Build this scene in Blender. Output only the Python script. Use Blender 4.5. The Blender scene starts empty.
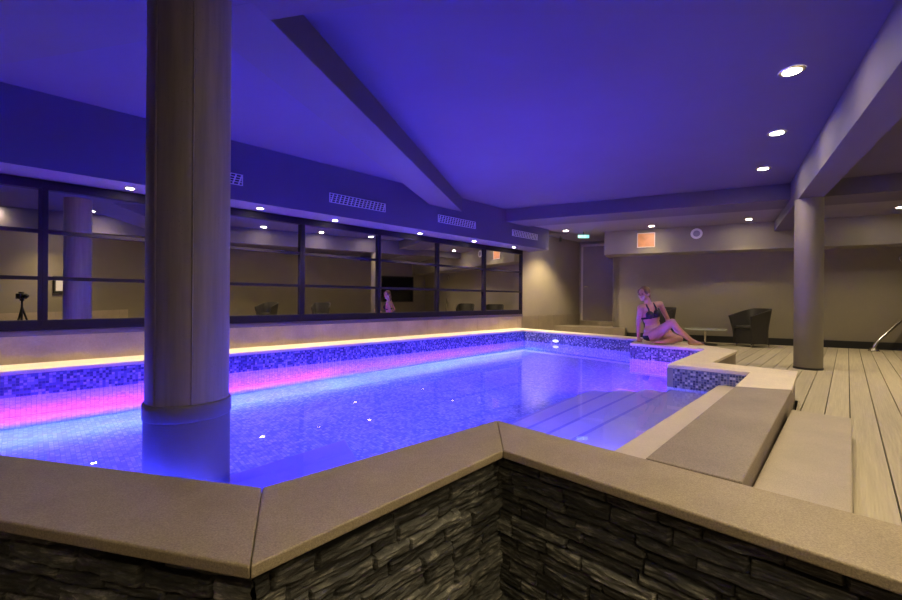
import bpy, bmesh, math, random
from mathutils import Vector, Matrix, noise
random.seed(7)
sc = bpy.context.scene
COL = sc.collection
PI = math.pi
F = 422.0
H = 0.95
S2 = math.sqrt(0.5)
ROLL = 0.0073

# ------------------------------------------------------------------ helpers
def ray(px, py):
    x = px - 451; y = py - 300.9
    c, s = math.cos(ROLL), math.sin(ROLL)
    return Vector(((x*c + y*s)/F, 1.0, -(-x*s + y*c)/F))
def at_depth(px, py, Y):
    r = ray(px, py); return Vector((r.x*Y, Y, H + r.z*Y))

def mesh_obj(name, verts, faces, mat=None, parent=None, smooth=False, uv=None):
    me = bpy.data.meshes.new(name)
    me.from_pydata([tuple(v) for v in verts], [], faces)
    if mat: me.materials.append(mat)
    if smooth:
        for p in me.polygons: p.use_smooth = True
    me.update()
    o = bpy.data.objects.new(name, me); COL.objects.link(o)
    if parent: o.parent = parent
    return o
def bm_obj(name, bm, mat=None, parent=None, smooth=False):
    bmesh.ops.recalc_face_normals(bm, faces=bm.faces[:])
    me = bpy.data.meshes.new(name); bm.to_mesh(me); bm.free()
    if mat: me.materials.append(mat)
    if smooth:
        for p in me.polygons: p.use_smooth = True
    o = bpy.data.objects.new(name, me); COL.objects.link(o)
    if parent: o.parent = parent
    return o
def empty(name, loc, rz=0):
    o = bpy.data.objects.new(name, None); COL.objects.link(o)
    o.location = loc; o.rotation_euler = (0, 0, rz); o.empty_display_size = .1
    return o
def tag(o, label, cat, group=None, kind=None):
    o['label'] = label; o['category'] = cat
    if group: o['group'] = group
    if kind: o['kind'] = kind
    return o
def struct(o, label=None):
    o['kind'] = 'structure'
    if label: o['label'] = label
    return o
def prism(bm, poly, z0, z1):
    a = [bm.verts.new((p[0], p[1], z0)) for p in poly]
    b = [bm.verts.new((p[0], p[1], z1)) for p in poly]
    n = len(poly)
    bm.faces.new(a[::-1]); bm.faces.new(b)
    for i in range(n):
        bm.faces.new((a[i], a[(i+1) % n], b[(i+1) % n], b[i]))
def box(bm, x0, x1, y0, y1, z0, z1, M=None):
    vs = [bm.verts.new((x, y, z)) for z in (z0, z1) for x, y in ((x0, y0), (x1, y0), (x1, y1), (x0, y1))]
    for f in ((3,2,1,0), (4,5,6,7), (0,1,5,4), (1,2,6,5), (2,3,7,6), (3,0,4,7)):
        bm.faces.new([vs[i] for i in f])
    if M:
        for v in vs: v.co = M @ v.co
    return vs
def tube(bm, pts, r, n=12, cap=True):
    """swept tube; r may be a list"""
    pts = [Vector(p) for p in pts]
    rs = r if isinstance(r, (list, tuple)) else [r]*len(pts)
    rings = []; prev = None
    for i, p in enumerate(pts):
        if i == 0: t = pts[1]-pts[0]
        elif i == len(pts)-1: t = pts[-1]-pts[-2]
        else: t = (pts[i+1]-p).normalized() + (p-pts[i-1]).normalized()
        t.normalize()
        if prev is None:
            a = Vector((0, 0, 1)) if abs(t.z) < .9 else Vector((1, 0, 0))
            u = t.cross(a).normalized()
        else:
            u = (prev - t*prev.dot(t)).normalized()
        prev = u; w = t.cross(u)
        rings.append([bm.verts.new(p + (u*math.cos(2*PI*k/n) + w*math.sin(2*PI*k/n))*rs[i]) for k in range(n)])
    for a, b in zip(rings, rings[1:]):
        for k in range(n):
            bm.faces.new((a[k], a[(k+1) % n], b[(k+1) % n], b[k]))
    if cap:
        bm.faces.new(rings[0][::-1]); bm.faces.new(rings[-1])
def lathe(bm, prof, n=48, c=(0, 0), cap=True):
    rings = []
    for r, z in prof:
        rings.append([bm.verts.new((c[0]+r*math.cos(2*PI*k/n), c[1]+r*math.sin(2*PI*k/n), z)) for k in range(n)])
    for a, b in zip(rings, rings[1:]):
        for k in range(n):
            bm.faces.new((a[k], a[(k+1) % n], b[(k+1) % n], b[k]))
    if cap:
        bm.faces.new(rings[0][::-1]); bm.faces.new(rings[-1])
def bevel(o, w, seg=2, angle=.6):
    m = o.modifiers.new('bevel', 'BEVEL'); m.width = w; m.segments = seg
    m.limit_method = 'ANGLE'; m.angle_limit = angle
    return o
def smooth_by_angle(o, ang=.7):
    me = o.data
    for p in me.polygons: p.use_smooth = True
    bm = bmesh.new(); bm.from_mesh(me)
    for e in bm.edges:
        if len(e.link_faces) == 2 and e.calc_face_angle(0) > ang: e.smooth = False
    bm.to_mesh(me); bm.free()

# ------------------------------------------------------------------ materials
def new_mat(name):
    m = bpy.data.materials.new(name); m.use_nodes = True
    nt = m.node_tree; b = nt.nodes['Principled BSDF']
    return m, nt, b
def N(nt, t, **kw):
    n = nt.nodes.new(t)
    for k, v in kw.items(): setattr(n, k, v)
    return n
def L(nt, a, b): nt.links.new(a, b)
def coords(nt, rot=0, scale=(1, 1, 1), kind='Object'):
    tc = N(nt, 'ShaderNodeTexCoord'); mp = N(nt, 'ShaderNodeMapping')
    mp.inputs['Rotation'].default_value = (0, 0, rot); mp.inputs['Scale'].default_value = scale
    L(nt, tc.outputs[kind], mp.inputs['Vector']); return mp.outputs['Vector']
def ramp(nt, fac, stops, interp='LINEAR'):
    r = N(nt, 'ShaderNodeValToRGB'); r.color_ramp.interpolation = interp
    el = r.color_ramp.elements
    while len(el) < len(stops): el.new(.5)
    for e, (p, c) in zip(el, stops): e.position = p; e.color = (c[0], c[1], c[2], 1)
    L(nt, fac, r.inputs['Fac']); return r.outputs['Color']
def noise_tex(nt, vec, scale, detail=4, rough=.6):
    n = N(nt, 'ShaderNodeTexNoise'); n.inputs['Scale'].default_value = scale
    n.inputs['Detail'].default_value = detail; n.inputs['Roughness'].default_value = rough
    L(nt, vec, n.inputs['Vector']); return n.outputs['Fac']
def bump(nt, b, h, strength, dist=.01):
    bp = N(nt, 'ShaderNodeBump'); bp.inputs['Strength'].default_value = strength; bp.inputs['Distance'].default_value = dist
    L(nt, h, bp.inputs['Height']); L(nt, bp.outputs['Normal'], b.inputs['Normal'])
def mul(c, k): return tuple(x*k for x in c)
def speckle(name, col, var=.15, scale=3, fine=0, rough=.6, bmp=0, bscale=60, metallic=0, fvar=.2, spec=.5):
    m, nt, b = new_mat(name)
    v = coords(nt)
    f = noise_tex(nt, v, scale, 5)
    c = ramp(nt, f, [(.3, mul(col, 1-var)), (.7, mul(col, 1+var))])
    if fine:
        g = noise_tex(nt, v, fine, 3, .8)
        c2 = ramp(nt, g, [(.35, (1-fvar,)*3), (.65, (1+fvar,)*3)])
        mx = N(nt, 'ShaderNodeMix', data_type='RGBA', blend_type='MULTIPLY'); mx.inputs['Factor'].default_value = 1
        L(nt, c, mx.inputs['A']); L(nt, c2, mx.inputs['B']); c = mx.outputs['Result']
    L(nt, c, b.inputs['Base Color'])
    b.inputs['Roughness'].default_value = rough; b.inputs['Metallic'].default_value = metallic
    b.inputs['Specular IOR Level'].default_value = spec
    if bmp: bump(nt, b, noise_tex(nt, v, bscale, 4), bmp, .004)
    return m
def plain(name, col, rough=.5, metallic=0, spec=.5):
    return speckle(name, col, .05, 4, 0, rough, 0, 60, metallic, spec=spec)
def emit(name, col, s):
    m, nt, b = new_mat(name)
    b.inputs['Base Color'].default_value = (.8, .8, .8, 1)
    b.inputs['Emission Color'].default_value = (*col, 1); b.inputs['Emission Strength'].default_value = s
    return m
def mosaic(name, stops, grout, size=.025, grough=.25):
    m, nt, b = new_mat(name)
    tc = N(nt, 'ShaderNodeTexCoord'); sc_ = N(nt, 'ShaderNodeVectorMath', operation='SCALE'); sc_.inputs['Scale'].default_value = 1/size
    L(nt, tc.outputs['UV'], sc_.inputs[0])
    fl = N(nt, 'ShaderNodeVectorMath', operation='FLOOR'); L(nt, sc_.outputs[0], fl.inputs[0])
    fr = N(nt, 'ShaderNodeVectorMath', operation='FRACTION'); L(nt, sc_.outputs[0], fr.inputs[0])
    wn = N(nt, 'ShaderNodeTexWhiteNoise', noise_dimensions='2D'); L(nt, fl.outputs[0], wn.inputs['Vector'])
    c = ramp(nt, wn.outputs['Value'], stops, 'CONSTANT')
    sp = N(nt, 'ShaderNodeSeparateXYZ'); L(nt, fr.outputs[0], sp.inputs[0])
    def edge(o):
        a = N(nt, 'ShaderNodeMath', operation='SUBTRACT'); L(nt, o, a.inputs[0]); a.inputs[1].default_value = .5
        ab = N(nt, 'ShaderNodeMath', operation='ABSOLUTE'); L(nt, a.outputs[0], ab.inputs[0]); return ab.outputs[0]
    mx = N(nt, 'ShaderNodeMath', operation='MAXIMUM'); L(nt, edge(sp.outputs[0]), mx.inputs[0]); L(nt, edge(sp.outputs[1]), mx.inputs[1])
    gt = N(nt, 'ShaderNodeMath', operation='GREATER_THAN'); L(nt, mx.outputs[0], gt.inputs[0]); gt.inputs[1].default_value = .44
    mix = N(nt, 'ShaderNodeMix', data_type='RGBA'); L(nt, gt.outputs[0], mix.inputs['Factor'])
    L(nt, c, mix.inputs['A']); mix.inputs['B'].default_value = (*grout, 1)
    L(nt, mix.outputs['Result'], b.inputs['Base Color'])
    b.inputs['Roughness'].default_value = grough
    return m

M = {}
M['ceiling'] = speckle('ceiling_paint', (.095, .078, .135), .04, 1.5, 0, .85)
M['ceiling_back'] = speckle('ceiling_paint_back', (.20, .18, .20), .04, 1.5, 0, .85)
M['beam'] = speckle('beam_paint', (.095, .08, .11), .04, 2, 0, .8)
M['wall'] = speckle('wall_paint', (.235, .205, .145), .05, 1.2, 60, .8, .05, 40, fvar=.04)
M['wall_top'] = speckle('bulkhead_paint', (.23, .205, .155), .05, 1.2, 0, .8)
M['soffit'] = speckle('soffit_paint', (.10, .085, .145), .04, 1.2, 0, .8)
M['tile'] = speckle('wainscot_tile', (.37, .30, .22), .16, 3, 50, .45, .05, 80, fvar=.08)
M['tile_dark'] = speckle('dark_step_tile', (.20, .165, .12), .14, 3, 50, .5, .05, 80, fvar=.08)
M['grout'] = plain('tile_grout', (.45, .40, .34), .9)
M['coping'] = speckle('coping_stone', (.345, .28, .17), .10, 5, 190, .5, .3, 230, fvar=.30)
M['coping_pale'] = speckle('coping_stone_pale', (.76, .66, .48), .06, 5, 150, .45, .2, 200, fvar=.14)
M['coping_wet'] = speckle('coping_stone_honed', (.27, .22, .165), .14, 3, 200, .5, .2, 220, fvar=.30)
M['step_stone'] = speckle('step_stone', (.42, .36, .27), .08, 4, 200, .5, .2, 220, fvar=.18)
M['tread_tile'] = speckle('dry_step_tile', (.62, .54, .40), .05, 4, 120, .4, 0, fvar=.08)
M['substrate'] = plain('dark_substrate', (.02, .018, .015), .9)
M['floor_low'] = speckle('lower_floor_tile', (.12, .10, .085), .1, 3, 60, .5)
M['navy_frame'] = plain('window_frame_lacquer', (.012, .009, .018), .6, spec=.08)
M['sill'] = plain('sill_lacquer', (.10, .08, .10), .35)
M['grille'] = plain('grille_metal', (.62, .60, .62), .5)
M['grille_dark'] = plain('grille_void', (.03, .03, .04), .9)
M['white_trim'] = plain('white_fitting', (.8, .79, .76), .4)
M['steel'] = plain('brushed_steel', (.7, .66, .6), .25, 1)
M['black'] = plain('black_paint', (.012, .012, .013), .5)
M['rattan'] = None
M['orange'] = speckle('orange_panel', (.70, .32, .12), .15, 6, 0, .5)
M['cream'] = plain('cream_frame', (.8, .66, .5), .5)
M['door'] = speckle('door_paint', (.17, .14, .11), .05, 2, 0, .45)
M['door_frame'] = plain('door_frame_paint', (.44, .38, .31), .45)
M['column2'] = speckle('round_column_paint', (.18, .16, .12), .05, 2, 0, .6, .05, 30)
M['lamp'] = emit('downlight_glow', (1, .86, .62), 260)
M['lamp_soft'] = emit('soffit_glow', (1, .88, .68), 260)
M['exit'] = emit('exit_sign_glow', (.06, .75, .40), 1.0)
M['exit_white'] = emit('exit_sign_symbol', (.6, 1, .8), 1.5)
M['poollamp'] = emit('pool_lamp_glow', (.7, .85, 1), 1.6)
M['skin'] = speckle('skin', (.44, .235, .15), .06, 12, 0, .45)
M['hair'] = speckle('hair', (.15, .085, .035), .3, 30, 0, .5, .3, 120)
M['bikini'] = plain('bikini_fabric', (.008, .008, .012), .6)
M['lip'] = plain('lips', (.45, .14, .13), .4)
M['eye'] = plain('eye_dark', (.03, .02, .02), .2)
M['cushion'] = plain('cushion_fabric', (.03, .028, .025), .8)
M['paper'] = plain('notice_paper', (.75, .74, .7), .6)
M['screen'] = plain('screen_glass', (.006, .006, .012), .08)

def mk_rattan():
    m, nt, b = new_mat('black_rattan')
    v = coords(nt)
    w = N(nt, 'ShaderNodeTexWave', wave_type='BANDS', bands_direction='Z'); w.inputs['Scale'].default_value = 18
    L(nt, v, w.inputs['Vector']); w.inputs['Distortion'].default_value = .6
    L(nt, ramp(nt, w.outputs['Fac'], [(0, (.010, .009, .008)), (1, (.050, .044, .036))]), b.inputs['Base Color'])
    b.inputs['Roughness'].default_value = .55; bump(nt, b, w.outputs['Fac'], .6, .006)
    return m
M['rattan'] = mk_rattan()

def mk_column():
    # grey-beige pipe column with small pores and a faint vertical seam
    m, nt, b = new_mat('column_fibre_cement')
    tc = N(nt, 'ShaderNodeTexCoord'); v = tc.outputs['Object']
    mp = N(nt, 'ShaderNodeMapping'); mp.inputs['Scale'].default_value = (1, 1, .06); L(nt, v, mp.inputs['Vector'])
    f = noise_tex(nt, mp.outputs['Vector'], 22, 5)
    c = ramp(nt, f, [(.3, (.16, .135, .092)), (.7, (.235, .20, .14))])
    vo = N(nt, 'ShaderNodeTexVoronoi'); vo.inputs['Scale'].default_value = 70; vo.inputs['Randomness'].default_value = 1; L(nt, v, vo.inputs['Vector'])
    g = noise_tex(nt, v, 5, 2)
    pr = ramp(nt, vo.outputs['Distance'], [(.10, (0, 0, 0)), (.16, (1, 1, 1))])
    gr = ramp(nt, g, [(.52, (1, 1, 1)), (.6, (0, 0, 0))])
    mxx = N(nt, 'ShaderNodeMix', data_type='RGBA', blend_type='LIGHTEN'); mxx.inputs['Factor'].default_value = 1
    L(nt, pr, mxx.inputs['A']); L(nt, gr, mxx.inputs['B'])
    mx = N(nt, 'ShaderNodeMix', data_type='RGBA'); L(nt, mxx.outputs['Result'], mx.inputs['Factor'])
    mx.inputs['A'].default_value = (.09, .075, .055, 1); L(nt, c, mx.inputs['B'])
    L(nt, mx.outputs['Result'], b.inputs['Base Color']); b.inputs['Roughness'].default_value = .5
    bump(nt, b, mxx.outputs['Result'], .3, .002)
    return m
M['column'] = mk_column()
M['sleeve'] = speckle('column_sleeve_coat', (.12, .105, .09), .06, 3, 0, .5)

def mk_deck():
    m, nt, b = new_mat('composite_deck')
    at = N(nt, 'ShaderNodeAttribute', attribute_name='tone')
    v = coords(nt, rot=math.radians(43.2))      # x' across the boards
    mp = N(nt, 'ShaderNodeMapping'); mp.inputs['Scale'].default_value = (30, 1, 1); L(nt, v, mp.inputs['Vector'])
    f = noise_tex(nt, mp.outputs['Vector'], 1.5, 4)
    c = ramp(nt, f, [(.3, (.43, .375, .26)), (.7, (.54, .475, .33))])
    mx = N(nt, 'ShaderNodeMix', data_type='RGBA', blend_type='MULTIPLY'); mx.inputs['Factor'].default_value = 1
    L(nt, c, mx.inputs['A']); L(nt, at.outputs['Color'], mx.inputs['B'])
    L(nt, mx.outputs['Result'], b.inputs['Base Color']); b.inputs['Roughness'].default_value = .55
    w = N(nt, 'ShaderNodeTexWave', wave_type='BANDS', bands_direction='X'); w.inputs['Scale'].default_value = 22
    L(nt, v, w.inputs['Vector']); bump(nt, b, w.outputs['Fac'], .5, .003)
    return m
M['deck'] = mk_deck()

def mk_slate():
    m, nt, b = new_mat('split_slate')
    at = N(nt, 'ShaderNodeAttribute', attribute_name='tone')
    v = coords(nt, scale=(1, 1, 5))
    f = noise_tex(nt, v, 14, 6, .7)
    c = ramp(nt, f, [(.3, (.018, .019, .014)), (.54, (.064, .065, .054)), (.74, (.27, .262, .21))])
    mx = N(nt, 'ShaderNodeMix', data_type='RGBA', blend_type='MULTIPLY'); mx.inputs['Factor'].default_value = 1
    L(nt, c, mx.inputs['A']); L(nt, at.outputs['Color'], mx.inputs['B'])
    L(nt, mx.outputs['Result'], b.inputs['Base Color']); b.inputs['Roughness'].default_value = .6
    bump(nt, b, noise_tex(nt, v, 45, 6, .7), .6, .006)
    return m
M['slate'] = mk_slate()

M['edge_shade'] = plain('step_edge_shade_tone', (.32, .30, .52), .5)  # painted shade line where one tread ends and the riser drops
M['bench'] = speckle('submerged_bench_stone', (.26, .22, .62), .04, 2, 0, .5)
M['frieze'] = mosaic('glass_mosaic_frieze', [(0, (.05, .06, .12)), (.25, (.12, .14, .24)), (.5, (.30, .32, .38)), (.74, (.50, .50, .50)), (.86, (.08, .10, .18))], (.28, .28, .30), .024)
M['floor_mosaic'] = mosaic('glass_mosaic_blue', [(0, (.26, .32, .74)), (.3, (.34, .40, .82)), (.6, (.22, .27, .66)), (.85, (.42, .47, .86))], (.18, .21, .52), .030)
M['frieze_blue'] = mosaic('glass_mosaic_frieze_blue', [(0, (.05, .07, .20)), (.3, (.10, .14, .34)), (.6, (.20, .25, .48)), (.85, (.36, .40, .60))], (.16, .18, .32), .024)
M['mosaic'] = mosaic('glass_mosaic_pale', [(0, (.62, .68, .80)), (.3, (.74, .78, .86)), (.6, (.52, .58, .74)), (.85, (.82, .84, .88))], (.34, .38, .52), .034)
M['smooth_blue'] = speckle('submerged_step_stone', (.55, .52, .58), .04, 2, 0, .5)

def mk_water():
    m = bpy.data.materials.new('pool_water'); m.use_nodes = True; nt = m.node_tree; nt.nodes.clear()
    out = N(nt, 'ShaderNodeOutputMaterial'); g = N(nt, 'ShaderNodeBsdfGlass')
    g.inputs['IOR'].default_value = 1.333; g.inputs['Roughness'].default_value = 0.0; g.inputs['Color'].default_value = (.95, .97, 1, 1)
    v = coords(nt)
    f = noise_tex(nt, v, 1.6, 1, .5)
    bp = N(nt, 'ShaderNodeBump'); bp.inputs['Strength'].default_value = .035; bp.inputs['Distance'].default_value = .02
    L(nt, f, bp.inputs['Height']); L(nt, bp.outputs['Normal'], g.inputs['Normal'])
    L(nt, g.outputs[0], out.inputs['Surface'])
    return m
M['water'] = mk_water()

def mk_pane():
    m, nt, b = new_mat('dark_mirror_glass')
    b.inputs['Base Color'].default_value = (.88, .86, .82, 1); b.inputs['Metallic'].default_value = 1
    b.inputs['Roughness'].default_value = .012
    v = coords(nt)
    bump(nt, b, noise_tex(nt, v, 1.1, 1), .02, .02)
    return m
M['pane'] = mk_pane()
def glass_mat():
    m, nt, b = new_mat('clear_table_glass')
    b.inputs['Base Color'].default_value = (.75, .8, .72, 1); b.inputs['Roughness'].default_value = .05
    b.inputs['Transmission Weight'].default_value = .5
    return m
M['tableglass'] = glass_mat()

# ------------------------------------------------------------------ plan of the room (metres, camera at origin)
def W(u, n=-5.93):              # along / across the window wall, 45 degrees
    return Vector((S2*(u + n), S2*(u - n), 0))
BN = (.443, .8965)
def B(t, n):                    # along / across the back wall
    return Vector((BN[0]*n + BN[1]*t, BN[1]*n - BN[0]*t, 0))
def line_x(p, d, q, e):         # intersection of p + s d and q + r e
    det = d[0]*(-e[1]) + e[0]*d[1]
    s = ((q[0]-p[0])*(-e[1]) + e[0]*(q[1]-p[1]))/det
    return Vector((p[0] + d[0]*s, p[1] + d[1]*s, 0))
ZC, ZB, ZL = 2.82, 2.60, -.60   # main ceiling, rear ceiling, lower floor
CT, CTH, WAT, PF = .283, .036, .05, -1.15   # coping top, thickness, water, pool floor

wl0 = W(-3.0); wl1 = W(11.1)
door_end = B(-1.055, 12.41); back_l = B(-1.055, 11.4); back_r = B(6.9, 11.4)
near_r = Vector((6.81, -1.8, 0)); near_l = Vector((-2.44, -1.8, 0))
room = [wl0, wl1, door_end, back_l, back_r, near_r, near_l]

def wall(name, a, b, z0, z1, mat, th=.15, side=1, ext=0.0):
    a = Vector(a); b = Vector(b); d = (b-a).normalized()
    a = a - d*ext; b = b + d*ext
    n = Vector((-d.y, d.x, 0))*side*th
    bm = bmesh.new(); prism(bm, [a, b, b+n, a+n], z0, z1)
    return struct(bm_obj(name, bm, mat))
wall('wall_left', wl0, wl1, -1.3, ZC+.1, M['wall'], side=1, ext=.1)
dd = (door_end-wl1).normalized()
wall('wall_door_side', wl1, door_end, -.1, ZC+.1, M['wall'], side=1, ext=.1)
wall('wall_recess', door_end, back_l, -.1, ZC+.1, M['wall'], side=1)
wall('wall_back', back_l, back_r, -.1, ZC+.1, M['wall'], side=1)
wall('wall_right', back_r, near_r, -.1, ZC+.1, M['wall'], side=1, ext=.12)
wall('wall_front', near_r, near_l, -.9, ZC+.1, M['wall'], side=1, ext=.1)
wall('wall_end', near_l, wl0, -1.3, ZC+.1, M['wall'], side=1, ext=.0)

# ceilings
bm = bmesh.new()
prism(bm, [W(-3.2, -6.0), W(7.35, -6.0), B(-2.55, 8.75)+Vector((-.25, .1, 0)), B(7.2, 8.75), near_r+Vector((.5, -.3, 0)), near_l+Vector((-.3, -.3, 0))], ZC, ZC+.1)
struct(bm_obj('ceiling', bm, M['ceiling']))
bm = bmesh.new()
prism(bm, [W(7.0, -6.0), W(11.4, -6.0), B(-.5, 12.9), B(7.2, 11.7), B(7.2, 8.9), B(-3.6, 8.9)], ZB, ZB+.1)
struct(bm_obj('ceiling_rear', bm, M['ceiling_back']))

# beams
def beam(name, poly, z0, z1, mat, label):
    bm = bmesh.new(); prism(bm, poly, z0, z1)
    o = bm_obj(name, bm, mat); bevel(o, .004, 1); return struct(o, label)
def nline(n, nv):    # helper giving point/direction on a line with normal nv
    return (nv[0]*n, nv[1]*n), (-nv[1], nv[0])
fp, fd = W(0, -5.40), (S2, S2)
XN = BN
def Xp(n, t): return Vector((XN[0]*n + XN[1]*t, XN[1]*n - XN[0]*t, 0))
x0a = line_x(Xp(8.34, 0), (XN[1], -XN[0]), fp, fd); x0b = line_x(Xp(9.13, 0), (XN[1], -XN[0]), fp, fd)
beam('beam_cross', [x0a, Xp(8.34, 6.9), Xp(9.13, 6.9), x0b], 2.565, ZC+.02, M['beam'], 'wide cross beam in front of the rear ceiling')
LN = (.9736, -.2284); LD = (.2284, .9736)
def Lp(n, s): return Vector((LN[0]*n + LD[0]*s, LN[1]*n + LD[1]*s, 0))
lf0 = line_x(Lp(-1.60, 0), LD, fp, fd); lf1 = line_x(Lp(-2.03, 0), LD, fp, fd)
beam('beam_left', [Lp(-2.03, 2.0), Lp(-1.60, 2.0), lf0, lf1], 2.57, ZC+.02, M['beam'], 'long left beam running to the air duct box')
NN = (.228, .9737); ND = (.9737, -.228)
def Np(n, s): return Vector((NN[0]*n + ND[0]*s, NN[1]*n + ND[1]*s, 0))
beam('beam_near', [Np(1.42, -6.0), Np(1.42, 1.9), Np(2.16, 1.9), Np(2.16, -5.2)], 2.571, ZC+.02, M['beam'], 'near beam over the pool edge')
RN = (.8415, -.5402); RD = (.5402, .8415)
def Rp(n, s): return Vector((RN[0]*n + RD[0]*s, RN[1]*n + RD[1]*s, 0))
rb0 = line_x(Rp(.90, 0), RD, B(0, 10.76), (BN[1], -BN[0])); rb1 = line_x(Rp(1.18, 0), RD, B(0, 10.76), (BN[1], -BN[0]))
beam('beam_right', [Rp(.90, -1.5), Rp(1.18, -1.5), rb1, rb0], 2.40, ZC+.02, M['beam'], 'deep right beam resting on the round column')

# air duct soffit above the windows
bm = bmesh.new()
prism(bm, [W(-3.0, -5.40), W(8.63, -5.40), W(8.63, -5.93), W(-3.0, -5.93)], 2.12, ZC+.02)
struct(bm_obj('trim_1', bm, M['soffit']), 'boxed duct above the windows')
# rear bulkhead over the lounge wall
bm = bmesh.new()
prism(bm, [B(-1.20, 10.75), B(6.9, 10.75), B(6.9, 11.4), B(-1.055, 11.4), B(-1.055, 11.6), B(-1.20, 11.6)], 2.045, ZC+.02)
struct(bm_obj('trim_2', bm, M['wall_top']), 'boxed bulkhead along the back wall')

# ------------------------------------------------------------------ pool plan
PD = Vector((.688, .726, 0)); PN = Vector((.726, -.688, 0))      # along / across the steps
def Pp(n, t): return PN*n + PD*t
A0 = Vector((-5.11, 2.53, 0)); G = Vector((-.66, 1.486, 0)); Fp = Vector((.259, 2.331, 0)); E2 = Vector((.826, 1.785, 0))
E = Vector((2.233, 3.311, 0)); Dd = Vector((2.817, 3.969, 0)); Cc = Vector((2.273, 4.431, 0)); Bq = Vector((3.517, 5.834, 0))
Aq = Vector((2.795, 6.578, 0)); J = Vector((3.225, 7.267, 0)); WC = Vector((1.614, 9.30, 0))
pr2 = Vector((1.077, 1.555, 0)); pr1 = Vector((2.582, 3.19, 0)); n3 = Vector((3.335, 4.046, 0)); n2 = Vector((2.85, 4.60, 0)); n1 = Vector((3.915, 5.75, 0))
A0 = line_x(G, (-.9736, .2284), W(0, -5.40), (S2, S2)); WC = W(7.72, -5.42)
oB = Vector((-.494, 1.048, 0)); oC = Vector((.235, 1.868, 0))
oA = line_x(oB, (-.9714, .2377), W(0), (S2, S2))
dC = Vector((.703, -.711, 0)); oEnd = oC + dC*5.16
iEnd = line_x(Fp, (.716, -.698), Vector((0, -1.8, 0)), (1, 0)); oEnd = line_x(oC, dC, Vector((0, -1.8, 0)), (1, 0))
O1 = Vector((3.70, 7.35, 0)); WCo = line_x(O1, (-.6216, .7833), W(0), (S2, S2))

def coping(name, poly, label, mat=None, grp='stone coping slabs around the pool'):
    c = sum((Vector(p) for p in poly), Vector())/len(poly)
    bm = bmesh.new(); prism(bm, [Vector(p) for p in poly], CT-CTH, CT)
    o = bm_obj(name, bm, mat or M['coping']); bevel(o, .006, 3)
    return tag(o, label, 'pool coping', grp)
g_ = .0012
def shift(p, v): return Vector(p) + v
d1 = (G-A0).normalized(); d2 = (Fp-G).normalized()
def gap(poly, i, j, v):
    q = [Vector(p) for p in poly]
    for k in (i, j): q[k] = q[k] + v
    return q
coping('stone_coping', gap([A0, oA, oB, G], 2, 3, -d1*g_), 'brown stone coping running left out of the frame in front of the fat column')
coping('stone_coping', gap([G, oB, oC, Fp], 0, 1, d2*g_), 'short slanting brown coping between the two foreground corners')
coping('stone_coping', gap([Fp, oC, oEnd, iEnd], 0, 1, dC*g_), 'long foreground coping from the centre corner to the bottom right')
coping('stone_coping', [E2+PD*.003-PN*0, pr2+PD*.003, pr1, E], 'dark honed coping slab between the dry step and the riser', M['coping_wet'])
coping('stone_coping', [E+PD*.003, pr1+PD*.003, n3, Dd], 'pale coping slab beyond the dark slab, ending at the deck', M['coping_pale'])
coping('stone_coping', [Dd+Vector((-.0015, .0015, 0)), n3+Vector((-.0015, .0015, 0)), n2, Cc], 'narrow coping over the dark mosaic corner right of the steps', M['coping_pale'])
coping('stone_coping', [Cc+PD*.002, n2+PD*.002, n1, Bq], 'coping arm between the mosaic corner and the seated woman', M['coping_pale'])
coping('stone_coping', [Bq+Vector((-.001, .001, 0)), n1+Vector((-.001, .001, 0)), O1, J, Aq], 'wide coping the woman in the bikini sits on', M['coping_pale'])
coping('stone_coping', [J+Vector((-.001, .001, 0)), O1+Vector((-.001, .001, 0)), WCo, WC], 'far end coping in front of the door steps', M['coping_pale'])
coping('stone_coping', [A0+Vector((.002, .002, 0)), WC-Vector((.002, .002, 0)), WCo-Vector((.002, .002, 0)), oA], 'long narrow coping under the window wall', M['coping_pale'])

# basin walls and floor with mosaic
inner = [A0, G, Fp, E2, E, Dd, Cc, Bq, Aq, J, WC]
def strip_mesh(name, pts, z0, z1, mat, closed=True, back=.06):
    verts, faces, uvs = [], [], []
    n = len(pts); run = 0
    for i in range(n if closed else n-1):
        a, b = pts[i], pts[(i+1) % n]; l = (b-a).length; k = len(verts)
        d = (b-a).normalized(); nn = Vector((d.y, -d.x, 0))*back
        verts += [(a.x, a.y, z0), (b.x, b.y, z0), (b.x, b.y, z1), (a.x, a.y, z1),
                  (a.x+nn.x, a.y+nn.y, z0), (b.x+nn.x, b.y+nn.y, z0), (b.x+nn.x, b.y+nn.y, z1), (a.x+nn.x, a.y+nn.y, z1)]
        faces += [(k, k+3, k+2, k+1), (k+4, k+5, k+6, k+7), (k+3, k+7, k+6, k+2), (k, k+1, k+5, k+4), (k, k+4, k+7, k+3), (k+1, k+2, k+6, k+5)]
        q = [(run, z0), (run+l, z0), (run+l, z1), (run, z1)]
        uvs.append((k, q)); run += l
    o = mesh_obj(name, verts, faces, mat)
    uvl = o.data.uv_layers.new(name='UVMap')
    look = {}
    for k, q in uvs:
        for j in range(4): look[k+j] = q[j]; look[k+4+j] = q[j]
    for lp in o.data.loops: uvl.data[lp.index].uv = look[lp.vertex_index]
    return o
struct(strip_mesh('pool_wall_frieze', [WC, A0], WAT-.012, CT-CTH-.001, M['frieze_blue'], closed=False), 'blue glass mosaic band on the long wall')
struct(strip_mesh('pool_wall_frieze', inner, WAT-.012, CT-CTH-.001, M['frieze'], closed=False), 'dark and light glass mosaic band at the waterline')
struct(strip_mesh('pool_wall', inner, PF, WAT-.013, M['mosaic']), 'pale mosaic pool walls under water')
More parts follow.
